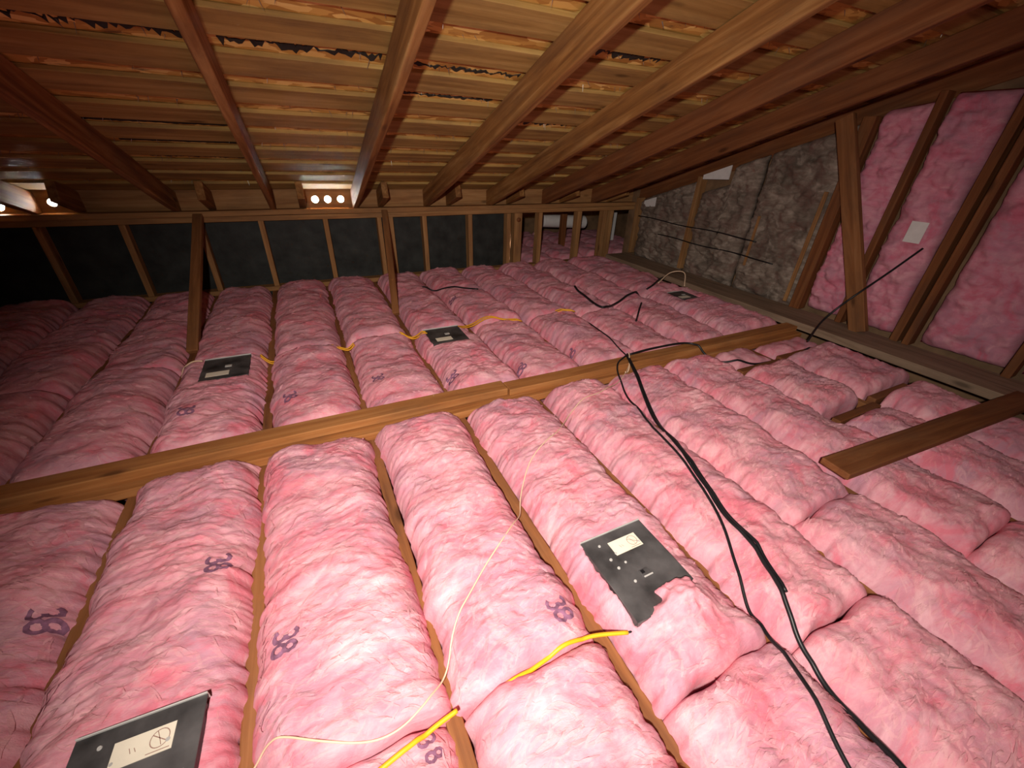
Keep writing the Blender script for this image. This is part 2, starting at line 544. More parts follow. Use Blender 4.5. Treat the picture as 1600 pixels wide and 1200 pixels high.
# blocks between the rafters over the plate, drilled for air where the photograph shows daylight
def vent_block(x0, x1, holes):
    yb0, yb1 = Y_WALL + 0.075, Y_WALL + 0.094
    z0, z1 = 0.600, roof_z(yb0, N_S + 0.0195)
    L, Hh, th = x1 - x0, z1 - z0, yb1 - yb0
    bm = bmesh.new()
    def ring(y):
        # outline plus hole rings
        out = [bm.verts.new((x0, y, z0)), bm.verts.new((x1, y, z0)), bm.verts.new((x1, y, z1)), bm.verts.new((x0, y, z1))]
        hs = []
        for hx, hz, r in holes:
            hs.append([bm.verts.new((hx + r * math.cos(2 * math.pi * k / 20), y, hz + r * math.sin(2 * math.pi * k / 20))) for k in range(20)])
        es = [bm.edges.new((out[k], out[(k + 1) % 4])) for k in range(4)]
        for h in hs:
            es += [bm.edges.new((h[k], h[(k + 1) % 20])) for k in range(20)]
        bmesh.ops.triangle_fill(bm, use_beauty=True, use_dissolve=False, edges=es)
        return out, hs
    a, ha = ring(yb0); b, hb = ring(yb1)
    for k in range(4):
        bm.faces.new((a[k], a[(k + 1) % 4], b[(k + 1) % 4], b[k]))
    for h1, h2 in zip(ha, hb):
        for k in range(20):
            bm.faces.new((h1[k], h1[(k + 1) % 20], h2[(k + 1) % 20], h2[k]))
    bmesh.ops.recalc_face_normals(bm, faces=bm.faces)
    me = bpy.data.meshes.new('vent_block'); bm.to_mesh(me); bm.free()
    return link('vent_block' if holes else 'eave_block', me, M['stud'], wall_back, Matrix.Identity(4))
edges = [-4.75] + [v for x in RX if -4.7 < x < 3.3 for v in (x, x + 0.04)] + [3.44]
for a, b in zip(edges[0::2], edges[1::2]):
    hs = []
    for hx, r in ((0.135, .026), (0.231, .026), (0.331, .026), (-1.72, .032), (-1.455, .024)):
        if a + r < hx < b - r:
            hs.append((hx, 0.692 if hx > -1.6 else 0.678, r))
    vent_block(a - 0.025, b + 0.025, hs)

# the lower eave space seen between the studs on the right
structure(slab('added_eave_divider', 1.87, 1.885, Y_WALL + 0.10, 5.6, -0.245, 0.95, M['felt']))  # added divider, keeps the outside daylight out of this space
structure(slab('added_light_block', 3.445, 4.7, 3.86, 3.95, -0.245, 1.0, M['ply']))  # unseen piece added to stop daylight leaking in behind the right wall
structure(slab('wall_eave_end', 1.87, 4.7, 5.55, 5.6, -0.245, 0.35, M['ply']))
structure(slab('wall_eave_side', 4.6, 4.7, 3.85, 5.6, -0.245, 0.9, M['ply']))

# ================================================================== right-hand wall
wall_right = structure(slab('wall_right', SIDE_X + 0.095, SIDE_X + 0.11, -1.7, 3.95, -0.245, 2.75, M['ply']))
def rchild(name, y, z0, z1, w, mat=None, x=SIDE_X + 0.045, d=0.089):
    return board(name, (x, y, z0), (x, y, z1), w, d, mat or M['stud'], wall_right, (1, 0, 0), warp=0.002)
def under(y):
    return roof_z(y, N_B) + 0.03
for y, w in ((3.78, .04), (3.01, .042), (1.76, .075), (1.435, .038), (1.085, .045), (1.02, .038), (0.55, .04), (0.1, .04), (-.4, .04)):
    rchild('stud', y, 0.1, under(y), w, M['brown'] if y < 2 else M['stud'], x=SIDE_X + (0.0 if y < 2 else 0.045))
rchild('lath', 2.30, 0.30, 0.70, 0.022, M['stud'], x=SIDE_X - 0.012, d=0.012)
rchild('lath', 1.86, 0.12, 0.92, 0.03, M['stud'], x=SIDE_X - 0.012, d=0.014)
# wide dusty ledge along the foot of that wall
ledge = board('ledge_board', (3.235, -1.5, 0.074), (3.235, 3.80, 0.074), 0.31, 0.05, M['dusty'], None, warp=0.004)
tag(ledge, 'wide dusty brown ledge board along the foot of the right wall', 'board')


def wall_batt(name, y0, y1, z0, topf, x_face, depth, mat, label, cat, group, seed, ny=40, nz=90, amp=0.032):
    V = []; F = []
    nzr = NZ[seed % 6]
    for j in range(nz + 1):
        for i in range(ny + 1):
            a = i / ny; b = j / nz
            u = 2 * a - 1
            y = y0 + (y1 - y0) * a + 0.012 * float(nzr(b * 9 + seed, 3.3)) * (1 if a in (0, 1) else 0.4)
            zt = topf(y)
            z = z0 + (zt - z0) * b
            w = max(0, 1 - abs(u) ** 6) ** 0.5 * max(0, 1 - abs(2 * b - 1) ** 14) ** 0.5
            V.append([y, z, w])
    V = np.array(V)
    Y, Z, W = V.T
    h = depth * W + amp * W * (nzr.fbm(Y * 5 + seed, Z * 9, 3) + 0.6 * nzr.fbm(Y * 14, Z * 30 + seed, 3))
    verts = np.stack([x_face + 0.09 - h, Y, Z], 1).tolist()
    for j in range(nz):
        for i in range(ny):
            q = j * (ny + 1) + i
            F.append((q, q + ny + 1, q + ny + 2, q + 1))
    n0 = len(verts)
    # back face
    c = [0, ny, nz * (ny + 1) + ny, nz * (ny + 1)]
    ring = list(range(0, ny + 1)) + [j * (ny + 1) + ny for j in range(1, nz + 1)] + [nz * (ny + 1) + i for i in range(ny - 1, -1, -1)] + [j * (ny + 1) for j in range(nz - 1, 0, -1)]
    F.append(tuple(ring))
    o = link(name, mesh(name, verts, F, True), mat)
    return tag(o, label, cat, group)


G = 'grey brown wool batts on the right wall'
wall_batt('wall_batt', 3.03, 3.76, 0.06, lambda y: under(y) - 0.02, SIDE_X, 0.085, M['grey_wool'], 'grey brown wool batt in the far corner of the right wall', 'insulation batt', G, 1)
wall_batt('wall_batt', 2.42, 2.99, 0.06, lambda y: under(y) - 0.14 if y > 2.66 else under(y), SIDE_X, 0.09, M['grey_wool'], 'grey brown wool batt nearer than the far pale stud on the right wall', 'insulation batt', G, 2)
wall_batt('wall_batt', 1.81, 2.41, 0.06, lambda y: under(y), SIDE_X, 0.088, M['grey_wool'], 'grey brown wool batt beside the leaning post on the right wall', 'insulation batt', G, 3, ny=50)
G = 'pink wool batts on the right wall'
wall_batt('wall_batt', 1.46, 1.72, 0.11, lambda y: 1.40 + 0.04 * (1.72 - y) / .26, SIDE_X, 0.11, M['pink_wall'], 'narrow upright pink batt just right of the leaning post', 'insulation batt', G, 4, ny=30)
wall_batt('wall_batt', 1.13, 1.41, 0.11, lambda y: 1.47, SIDE_X, 0.12, M['pink_wall'], 'upright pink batt with the small white tag on the right wall', 'insulation batt', G, 5, ny=30)
wall_batt('wall_batt', 0.58, 0.99, 0.11, lambda y: 1.62, SIDE_X, 0.12, M['pink_wall'], 'broad upright pink batt at the right edge of the picture', 'insulation batt', G, 6, ny=40)
wall_batt('wall_batt', 0.12, 0.52, 0.11, lambda y: 1.72, SIDE_X, 0.12, M['pink_wall'], 'upright pink batt on the right wall, nearest of the row', 'insulation batt', G, 7, ny=40)

# leaning post in front of it
post = board('leaning_post', (3.30, 1.265, 0.10), (3.30, 1.87, 1.36), 0.10, 0.045, M['joist'], None, (1, 0, 0), warp=0.004)
tag(post, 'thick leaning timber post standing on the ledge before the pink wall', 'post')

# thin black wires tying the grey wool back
for z, y0, y1, lb in ((0.512, 3.70, 2.25, 'upper thin black tie wire across the grey wool wall'), (0.376, 3.36, 2.05, 'lower thin black tie wire across the grey wool wall')):
    pts = [(SIDE_X - 0.022 - 0.004 * math.sin(t * 9), y0 + (y1 - y0) * t, z + 0.006 * math.sin(t * 11)) for t in np.linspace(0, 1, 9)]
    tag(tube('tie_wire', pts, 0.005, M['black_cable'], None, 6, 4), lb, 'wire', 'tie wires on the grey wool wall')
# thin white patches at the top of the wall
def patch(pts, x, lb):
    V = [(x, y, z) for y, z in pts] + [(x + 0.01, y, z) for y, z in pts]
    n = len(pts)
    F = [tuple(range(n))[::-1], tuple(range(n, 2 * n))] + [(k, (k + 1) % n, n + (k + 1) % n, n + k) for k in range(n)]
    tag(link('white_patch', mesh('white_patch', V, F), M['white']), lb, 'board', 'white patches on the right wall')
patch([(2.96, 0.925), (2.69, 0.94), (2.69, 1.05), (2.96, 0.96)], SIDE_X - 0.012, 'white scrap above the pale stud high on the right wall')
patch([(3.66, 0.61), (3.50, 0.63), (3.50, 0.72), (3.66, 0.67)], SIDE_X - 0.012, 'small white scrap in the far top corner of the right wall')
# paper tag
tg = link('paper_tag', box_mesh('paper_tag', 0.085, 0.12, 0.002, 0), M['white'], None,
          Matrix.Translation((3.345, 1.245, 0.752)) @ Matrix.Rotation(math.radians(-90), 4, 'Y') @ Matrix.Rotation(math.radians(90), 4, 'Z'))
tag(tg, 'small blank white paper tag on the upright pink batt', 'tag')

# ================================================================== beam lying across the joists
beam = thing('strongback_beam', (0.8, 1.55, 0.0), 'long stacked timber beam lying across the joists and pink batts', 'beam')
board('bottom_board', (-4.7, 1.556, 0.019), (3.07, 1.556, 0.019), 0.142, 0.038, M['beam'], beam, warp=0.004)
board('top_board', (-4.7, 1.583, 0.058), (0.765, 1.583, 0.058), 0.089, 0.038, M['beam'], beam, warp=0.003)
board('top_board', (0.770, 1.570, 0.056), (3.07, 1.570, 0.056), 0.086, 0.036, M['beam'], beam, warp=0.003)

# braces from the wall plate down to the joists
br = board('wall_brace', (0.66, 3.845, 0.60), (0.502, 2.93, 0.01), 0.05, 0.038, M['joist'], None, (0, 0, 1), warp=0.003)
tag(br, 'sloping brace from the wall plate to a joist behind the boxes in the centre', 'brace', 'wall braces')
br = board('wall_brace', (-0.67, 3.845, 0.60), (-0.719, 2.72, 0.01), 0.06, 0.038, M['joist'], None, (0, 0, 1), warp=0.003)
tag(br, 'sloping brace from the wall plate to a joist near the left metal box', 'brace', 'wall braces')

# plank on the batts at right
pk = board('loose_plank', (1.63, 0.49, 0.105), (3.12, 0.39, 0.115), 0.105, 0.028, M['brown'], None, warp=0.003)
tag(pk, 'short brown plank lying loose on the pink batts at right', 'plank')

# ================================================================== insulation batts between the joists
BATTS = []
def add_batt(bay, y0, y1, zc=None, holes=(), lump=(), row='', special=None, x0=None, x1=None):
    a = jx(bay) if x0 is None else x0
    b = jx(bay + 1) if x1 is None else x1
    rs = random.Random(bay * 131 + int(y0 * 100) * 7 + 5)
    BATTS.append(dict(bay=bay, x0=a, x1=b, y0=y0, y1=y1, zc=zc if zc else 0.082 + rs.uniform(-.012, .016), holes=holes, lump=lump, row=row, special=special,
                      seed=rs.uniform(0, 200), gl=rs.uniform(.004, .017), gr=rs.uniform(.004, .017), skew=rs.uniform(-.012, .012)))


P1 = (0.562, 0.787, 0.358, 0.612); PL = (-0.560, -0.372, 0.40, 0.630)
P3 = (-0.595, -0.385, 2.145, 2.385); P4 = (0.562, 0.790, 2.145, 2.372)
P5 = (2.69, 2.87, 2.24, 2.43)
for bay in range(-10, 8):
    # nearest row
    sb = {-1: 0.24, 0: 0.40, -2: 0.30, 1: 0.39, 2: 0.20, 3: 0.16, 4: 0.42, 5: 0.1}.get(bay, 0.35)
    if bay >= 6:
        add_batt(bay, -0.55, 0.705 if bay == 6 else 0.75, row='A')
        add_batt(bay, 0.80 if bay == 6 else 0.815, 1.245 if bay == 6 else 1.275, row='B', x1=3.07 if bay == 7 else None)
        add_batt(bay, 1.31, 1.48, zc=.05, row='B2', x1=3.07 if bay == 7 else None)
    else:
        hA = []; hB = []
        if bay == 2: hB = [P1]
        if bay == -1: hB = [PL]
        add_batt(bay, -0.85, sb, row='A')
        lump = [(0.715, 0.345, 0.085, 0.06, 0.045)] if bay == 2 else ()
        add_batt(bay, sb + 0.004, 1.478, row='B', holes=hB, lump=lump)
    # behind the beam
    sc_ = 2.40 + {-1: .08, 2: .06, 7: .16}.get(bay, 0.0) + (0.05 * math.sin(bay * 2.3))
    hC = {-1: [P3], 2: [P4], 7: [P5]}.get(bay, [])
    x1 = 3.07 if bay == 7 else None
    add_batt(bay, 1.632, sc_, row='C', holes=hC, x1=x1, zc=0.098 if hC else None)
    add_batt(bay, sc_ + 0.004, 3.835, row='D', x1=x1)
    if bay >= 5:
        add_batt(bay, 3.96, 5.4, row='E')
for i in (8, 9, 10):
    add_batt(i, 3.96, 5.4, row='E')


def edges_of(b, Y):
    s = b['seed']; n = NZ[int(s) % 6]
    half = (b['x1'] - b['x0']) / 2
    eR = half - b['gr'] + 0.022 * n.fbm(Y * 3.1, 0 * Y + s, 2) + 0.011 * n.fbm(Y * 24, 0 * Y + s + 5, 3)
    eL = half - b['gl'] + 0.022 * n.fbm(Y * 3.3 + 40, 0 * Y + s, 2) + 0.011 * n.fbm(Y * 24 + 40, 0 * Y + s + 9, 3)
    return np.minimum(eL, half + 0.003), np.minimum(eR, half + 0.003)


def uw(b, X, Y):
    w = (2 * Y - b['y0'] - b['y1']) / (b['y1'] - b['y0'])
    d = X - (b['x0'] + b['x1']) / 2 - b['skew'] * w
    eL, eR = edges_of(b, Y)
    return np.where(d > 0, d / eR, d / eL), w


def batt_h(b, X, Y, us, w):
    u = np.clip(np.abs(us), 0, 1); w = np.clip(np.abs(w), 0, 1)
    Ly = b['y1'] - b['y0']
    prof = np.sqrt(np.maximum(0, 1 - u ** 4.6))
    endd = np.minimum((1 - w) * Ly / 2 / 0.06, 1.0)
    endp = 0.62 + 0.38 * np.sqrt(np.maximum(0, 1 - (1 - endd) ** 2.2))
    env = prof * endp
    s = b['seed']
    yy = Y + 0.06 * np.clip(us, -1, 1) ** 2
    n = NZ[int(s) % 6]
    warp = 0.035 * n.fbm(X * 5 + s, Y * 5, 2)
    lump = 0.020 * n.fbm(X * 3.2 + s, Y * 3.0 + s, 2) + 0.012 * n.fbm(X * 8 + s, Y * 9, 2)
    streak = 1 - np.abs(n.fbm(X * 5.0 + s * 2, (yy + warp) * 20, 3))
    fine = 1 - np.abs(n.fbm(X * 16 + s, (yy + warp) * 62, 2))
    fl = 0.0032 * n.fbm(X * 42, (yy + warp) * 60 + s, 3)
    z = -0.045 + (b['zc'] + 0.045) * env + env ** 0.7 * (lump + 0.0065 * (1 - 0.55 * u ** 2) * (streak - 0.75) + 0.003 * (fine - .75) + fl)
    for cx, cy, rx, ry, hh in b['lump']:
        g = np.exp(-(((X - cx) / rx) ** 2 + ((Y - cy) / ry) ** 2))
        z = z + hh * g * (1 + 0.25 * n.fbm(X * 30, Y * 30, 2))
    for (hx0, hx1, hy0, hy1) in b['holes']:
        hx0, hx1, hy0, hy1 = hx0 + .012, hx1 - .012, hy0 + .012, hy1 - .012
        jit = 0.010 * n.fbm(X * 22 + s, Y * 22, 3)
        d = np.minimum(np.minimum(X - hx0, hx1 - X), np.minimum(Y - hy0, hy1 - Y)) + jit
        m = np.clip((d + 0.010) / 0.016, 0, 1)
        low = np.minimum(z, 0.050)
        # wool is pressed level with the lid around its rim
        rim = np.clip(1 - np.maximum(0, -d) / 0.06, 0, 1)
        if b['lump']:
            cx, cy = b['lump'][0][:2]
            keep = np.clip(1.9 - np.sqrt(((X - cx) / 0.085) ** 2 + ((Y - cy) / 0.062) ** 2) * 1.2 + jit * 45, 0, 1)
            m = m * (1 - keep); rim = rim * (1 - keep)
        lvl = np.clip(z, 0.070, 0.088) + 0.4 * jit
        z = z * (1 - rim) + lvl * rim
        z = z * (1 - m) + low * m
    return z


def surf(x, y):
    X = np.array([x], float); Y = np.array([y], float)
    best = 0.0
    for b in BATTS:
        if b['x0'] <= x <= b['x1'] and b['y0'] <= y <= b['y1']:
            u, w = uw(b, X, Y)
            best = max(best, float(batt_h(b, X, Y, u, w)[0]))
    if 1.49 <= y <= 1.62 and -4.7 < x < 3.07:
        best = max(best, 0.04 if y < 1.518 else 0.078)
    return best


def build_batt(b):
    near = b['y0'] < 1.0 and b['x0'] < 2.6 and b['x1'] > -1.2
    dx = 0.0055 if near else 0.010
    dy = 0.006 if near else 0.011
    if b['row'] == 'E' or b['x1'] < -2.0:
        dx = dy = 0.02
    if b['holes']:
        dx = dy = 0.0048
    nx = int(0.40 / dx); ny = int((b['y1'] - b['y0']) / dy)
    # denser towards the edges, sides drop down
    uu = np.sin(np.linspace(-1, 1, nx) * math.pi / 2 * 0.92) / math.sin(math.pi / 2 * 0.92)
    ww = np.linspace(-1, 1, ny)
    U, W = np.meshgrid(uu, ww)
    Y = (b['y0'] + b['y1']) / 2 + W * (b['y1'] - b['y0']) / 2
    xc = (b['x0'] + b['x1']) / 2
    s = b['seed']; n = NZ[int(s) % 6]
    eL, eR = edges_of(b, Y)
    X = xc + np.where(U > 0, U * eR, U * eL) + b['skew'] * W
    # seams wander
    Yd = Y + 0.012 * np.abs(W) ** 6 * n(X * 9 + s, W * 3)
    Z = batt_h(b, X, Yd, U, W)
    V = np.stack([X, Yd, Z], -1).reshape(-1, 3)
    idx = np.arange(nx * ny).reshape(ny, nx)
    q = np.stack([idx[:-1, :-1], idx[:-1, 1:], idx[1:, 1:], idx[1:, :-1]], -1).reshape(-1, 4)
    ring = list(idx[0, :]) + list(idx[1:, -1]) + list(idx[-1, -2::-1]) + list(idx[-2:0:-1, 0])
    base = V[ring].copy(); base[:, 2] = -0.20
    base[:, 0] = np.clip(base[:, 0], b['x0'] + 0.0195, b['x1'] - 0.0195)
    n0 = len(V)
    V = np.vstack([V, base])
    R = len(ring)
    F = q.tolist()
    for k in range(R):
        F.append((ring[k], n0 + k, n0 + (k + 1) % R, ring[(k + 1) % R]))
    F.append(tuple(n0 + k for k in range(R))[::-1])
    return link('insulation_batt', mesh('insulation_batt', V.tolist(), F, True), M['pink'])


def visible_px(x, y, z):
    d = Vector((x, y, z)) - CAMV
    f = d.dot(fw)
    if f < 0.05:
        return None
    return 800 + 629.55 * d.dot(r2) / f, 600 - 629.55 * d.dot(u2) / f


WISP = []
def add_wisps(b, o, n_w):
    rs = np.random.RandomState(int(b['seed'] * 10) + 3)
    V = []; F = []
    for k in range(n_w):
        edge = rs.rand() < 0.12
        u0 = rs.uniform(-0.93, 0.93) if not edge else rs.choice([-1, 1]) * rs.uniform(0.88, 0.99)
        y0 = rs.uniform(b['y0'] + .02, b['y1'] - .02)
        xc = (b['x0'] + b['x1']) / 2; half = (b['x1'] - b['x0']) / 2 - .015
        x0 = xc + u0 * half
        if any(h[0] - .02 < x0 < h[1] + .02 and h[2] - .03 < y0 < h[3] + .03 for h in b['holes']):
            continue
        ang = rs.normal(0, 0.45) - 0.5 * u0 + (rs.uniform(-1, 1) if edge else 0)
        L = rs.uniform(0.018, 0.06); wd = rs.uniform(0.0012, 0.0042)
        curl = rs.normal(0, 0.5)
        m = 5
        t = np.linspace(0, 1, m)
        a = ang + curl * (t - .5)
        X = x0 + np.concatenate([[0], np.cumsum(np.cos(a[:-1]) * L / (m - 1))]) - L / 2 * math.cos(ang)
        Y = y0 + np.concatenate([[0], np.cumsum(np.sin(a[:-1]) * L / (m - 1))]) - L / 2 * math.sin(ang)
        w_ = wd * np.sin(np.pi * (0.12 + 0.8 * t))
        lift = rs.uniform(0.0002, 0.0035) * np.sin(np.pi * t) + 0.0004
        if edge:
            lift = lift + 0.006 * t
        WISP.append(1)
        Z = None
        n0 = len(V)
        V.append((X, Y, w_, a, lift))
    if not V:
        return
    X = np.concatenate([np.concatenate([v[0] - v[2] * np.sin(v[3]), v[0] + v[2] * np.sin(v[3])]) for v in V])
    Y = np.concatenate([np.concatenate([v[1] + v[2] * np.cos(v[3]), v[1] - v[2] * np.cos(v[3])]) for v in V])
    LF = np.concatenate([np.concatenate([v[4], v[4] + 0.0003]) for v in V])
    u, w = uw(b, X, Y)
    Z = batt_h(b, X, Y, u, w)
    Z = Z + LF
    bad = (np.abs(u).reshape(-1, 10).max(1) > 0.94) | (np.abs(w).reshape(-1, 10).max(1) > 0.985)
    for k in range(len(V)):
        if bad[k]:
            continue
        n0 = k * 10
        for i in range(4):
            F.append((n0 + i, n0 + 5 + i, n0 + 6 + i, n0 + 1 + i))
    wo = link('loose_fibres', mesh('loose_fibres', np.stack([X, Y, Z], 1).tolist(), F, True), M['wisp'], o, Matrix.Identity(4))
    wo['kind'] = 'stuff'


ROWTXT = {'A': 'in the row nearest the camera', 'B': 'in the row before the beam', 'B2': 'tucked before the beam at right',
          'C': 'in the row just behind the beam', 'D': 'in the row touching the far wall', 'E': 'beyond the far stud wall'}
ORD = ['first', 'second', 'third', 'fourth', 'fifth', 'sixth', 'seventh', 'eighth', 'ninth', 'tenth', 'eleventh', 'twelfth', 'thirteenth', 'fourteenth', 'fifteenth', 'sixteenth', 'seventeenth', 'eighteenth']
def seen(b):
    for fx in (0.1, 0.5, 0.9):
        for fy in (0.02, 0.3, 0.6, 0.98):
            p = visible_px(b['x0'] + (b['x1'] - b['x0']) * fx, b['y0'] + (b['y1'] - b['y0']) * fy, 0.06)
            if p and 0 <= p[0] <= 1600 and 0 <= p[1] <= 1200:
                return True
    return False
BATTS = [b for b in BATTS if seen(b) or (b['row'] in 'AB' and -2 <= b['bay'] <= 5) or b['row'] == 'E']
cnt = {}
for b in sorted(BATTS, key=lambda q: (q['row'], q['x0'])):
    o = build_batt(b)
    b['obj'] = o
    if b['row'] in 'ABCD':
        add_wisps(b, o, (1500 if b['row'] in 'AB' else 700) if b['x0'] > -2 and b['x1'] < 2.7 else 300)
    k = cnt.get(b['row'], 0)
    if seen(b):
        cnt[b['row']] = k + 1
        lb = '%s pink wool batt from the left %s' % (ORD[k], ROWTXT[b['row']])
    else:
        lb = 'pink wool batt beside the camera, %s joist gap %s' % (ORD[abs(b['bay'])], 'leftwards' if b['x0'] < 0 else 'rightwards')
    tag(o, lb, 'insulation batt', 'pink wool batts laid between the joists')


# ---- printed ratings on the batts
def arc(cx, cy, rx, ry, a0, a1, n=12):
    return [(cx + rx * math.cos(math.radians(a0 + (a1 - a0) * k / n)), cy + ry * math.sin(math.radians(a0 + (a1 - a0) * k / n))) for k in range(n + 1)]
DIG = {'3': [arc(.0, .73, .30, .25, 150, -80) + arc(.0, .26, .34, .27, 80, -155)],
       '8': [arc(0, .74, .27, .24, -90, 270, 16), arc(0, .26, .33, .27, 90, 450, 16)]}
def printed_mark(cx, cy, h=0.052, adv=0.034, wid=0.0045, rot=0.0):
    host = None
    for b in BATTS:
        if b['x0'] <= cx <= b['x1'] and b['y0'] <= cy <= b['y1']:
            host = b
    if host is None:
        return
    V = []; F = []
    ca, sa = math.cos(rot), math.sin(rot)
    for d, off in (('3', adv * 0.5), ('8', -adv * 0.5)):
        for st in DIG[d]:
            P = []
            for gx, gy in st:
                lx = (gy - 0.5) * h            # glyph height runs along +x
                ly = off - gx * h * 0.75       # reading direction runs towards the viewer
                P.append((cx + ca * lx - sa * ly, cy + sa * lx + ca * ly))
            n0 = len(V)
            for i, (x, y) in enumerate(P):
                a = P[max(0, i - 1)]; c = P[min(len(P) - 1, i + 1)]
                tx, ty = c[0] - a[0], c[1] - a[1]
                L = math.hypot(tx, ty) + 1e-9
                nx_, ny_ = -ty / L, tx / L
                ww = wid * (0.8 + 0.4 * abs(math.sin(i * 1.7 + cx * 9)))
                for sgn in (-1, 0, 1):
                    X, Y = x + nx_ * ww * sgn / 1.0, y + ny_ * ww * sgn / 1.0
                    V.append((X, Y, surf(X, Y) + 0.0045))
            for i in range(len(P) - 1):
                for k in range(2):
                    F.append((n0 + i * 3 + k, n0 + i * 3 + k + 1, n0 + (i + 1) * 3 + k + 1, n0 + (i + 1) * 3 + k))
    o = link('printed_mark', mesh('printed_mark', V, F, True), M['ink'], host['obj'], Matrix.Identity(4))
    o['label'] = 'purple printed number 38'
for cx, cy, r in ((-0.767, 1.007, 0.2), (-0.39, 0.985, .1), (-0.225, 0.678, -.1), (0.403, 0.47, .1), (0.199, 1.894, 0), (0.555, 1.775, .1), (0.945, 1.759, .2),
               (1.325, 1.838, 0), (-0.202, 1.859, .1), (-0.585, 1.841, 0), (0.95, 2.935, 0)):
    printed_mark(cx, cy, rot=r)
printed_mark(0.03, 0.355, h=0.034, adv=0.03, wid=0.003, rot=.3)


# ================================================================== recessed light housings
def light_box(rect, z, flip, label, detail=True, tilt=0.0):
    x0, x1, y0, y1 = rect
    cx, cy = (x0 + x1) / 2, (y0 + y1) / 2
    lx, ly = x1 - x0, y1 - y0
    t = thing('light_housing', (cx, cy, -0.05), label, 'light housing', 'black metal light housings among the batts')
    Rm = Matrix.Translation((cx, cy, z)) @ Matrix.Rotation(tilt, 4, 'Z') @ Matrix.Rotation(math.pi if flip else 0, 4, 'Z')
    def put(name, me, mat, off, parent=t):
        return link(name, me, mat, parent, Rm @ Matrix.Translation(off))
    put('can_body', box_mesh('can_body', lx - 0.012, ly - 0.012, 0.15, 0.003), M['black_metal'], (0, 0, -0.081))
    lid = put('lid', box_mesh('lid', lx, ly, 0.003, 0.001), M['black_metal'], (0, 0, -0.0015))
    def sub(name, me, mat, off):
        o = link(name, me, mat, lid, Rm @ Matrix.Translation(off))
        o.matrix_parent_inverse = (Matrix.Translation(t.location) @ (Matrix.Translation(t.location).inverted() @ Rm @ Matrix.Translation((0, 0, -0.0015)))).inverted()
        o.matrix_basis = Rm @ Matrix.Translation(off)
        return o
    far = -1 if flip else 1
    put('edge_flange', box_mesh('edge_flange', lx, 0.003, 0.022, 0.001), M['steel'], (0, far * (ly / 2 + 0.001), -0.006))
    put('edge_flange', box_mesh('edge_flange', lx, 0.003, 0.018, 0.001), M['black_metal'], (0, -far * (ly / 2 + 0.001), -0.009))
    # paper label with a crossed circle and two lines of print
    lw, lh = (0.098, 0.046)
    lxo, lyo = 0.012, ly / 2 - 0.055
    if flip:
        lxo = 0.03
    lb = put('paper_label', box_mesh('paper_label', lw, lh, 0.0012, 0), M['label'], (lxo, lyo, 0.0008))
    lb['label'] = 'cream paper label with a crossed circle'
    if detail:
        V = []; F = []
        def ribbon(P, wd):
            n0 = len(V)
            for i, (x, y) in enumerate(P):
                a = P[max(0, i - 1)]; c = P[min(len(P) - 1, i + 1)]
                tx, ty = c[0] - a[0], c[1] - a[1]; L = math.hypot(tx, ty) + 1e-9
                V.append((x - ty / L * wd, y + tx / L * wd, 0)); V.append((x + ty / L * wd, y - tx / L * wd, 0))
            for i in range(len(P) - 1):
                F.append((n0 + 2 * i, n0 + 2 * i + 1, n0 + 2 * i + 3, n0 + 2 * i + 2))
        ccx, ccy, rr = 0.026, 0.002, 0.0155
        ribbon(arc(ccx, ccy, rr, rr, 0, 360, 24), 0.0008)
        ribbon([(ccx - rr * .8, ccy + rr * .55), (ccx + rr * .8, ccy - rr * .55)], 0.0008)
        ribbon([(ccx - 0.006, ccy + rr * .9), (ccx - 0.001, ccy + .002), (ccx + 0.004, ccy - rr * .8)], 0.0006)
        ribbon([(0.008, -0.0185), (0.045, -0.0185)], 0.0008)
        ribbon([(-0.022, 0.004), (-0.018, -0.006)], 0.0006)
        ribbon([(-0.014, 0.002), (-0.010, -0.006)], 0.0006)
        o = link('label_print', mesh('label_print', V, F), M['print'], lb, None)
        o.matrix_parent_inverse = Matrix.Identity(4)
        o.matrix_basis = Matrix.Translation((0, 0, 0.0009))
    # knock-out square, rivets and punched holes
    ko = put('knockout_plate', box_mesh('knockout_plate', 0.030, 0.020, 0.004, 0.001), M['steel'] if not detail else M['black_metal'], (0.0 if not flip else -0.01, -0.025 if not flip else -0.01, 0.001))
    if detail:
        put('knockout_hole', box_mesh('knockout_hole', 0.010, 0.010, 0.002, 0), M['black_cable'], (-0.006, -0.023, 0.0035))
        put('knockout_lip', box_mesh('knockout_lip', 0.030, 0.004, 0.003, 0.0005), M['steel'], (0.004, -0.037, 0.002))
        for hx, hy, r in ((-0.065, 0.095, .0045), (0.055, 0.062, .005), (-0.062, 0.045, .005), (-0.058, 0.015, .0048), (-0.028, 0.022, .004), (-0.042, -0.035, .0045), (-0.035, 0.056, .004)):
            bm = bmesh.new(); bmesh.ops.create_cone(bm, cap_ends=True, segments=10, radius1=r, radius2=r * 0.8, depth=0.002)
            me = bpy.data.meshes.new('rivet'); bm.to_mesh(me); bm.free()
            put('rivet', me, M['steel'], (hx * lx / 0.225, hy * ly / 0.25, 0.0008))
    return t
light_box(P1, 0.096, False, 'black metal light housing half buried in pink wool, nearest the centre')
light_box((-0.585, PL[1], 0.39, PL[3]), 0.100, False, 'black metal light housing cut by the bottom left edge of the picture', tilt=math.radians(-3))
light_box(P3, 0.090, True, 'black metal light housing behind the beam at left', detail=False)
light_box(P4, 0.090, True, 'black metal light housing behind the beam near the centre', detail=False)
light_box(P5, 0.090, True, 'small dark light housing by the far end of the right ledge', detail=False)


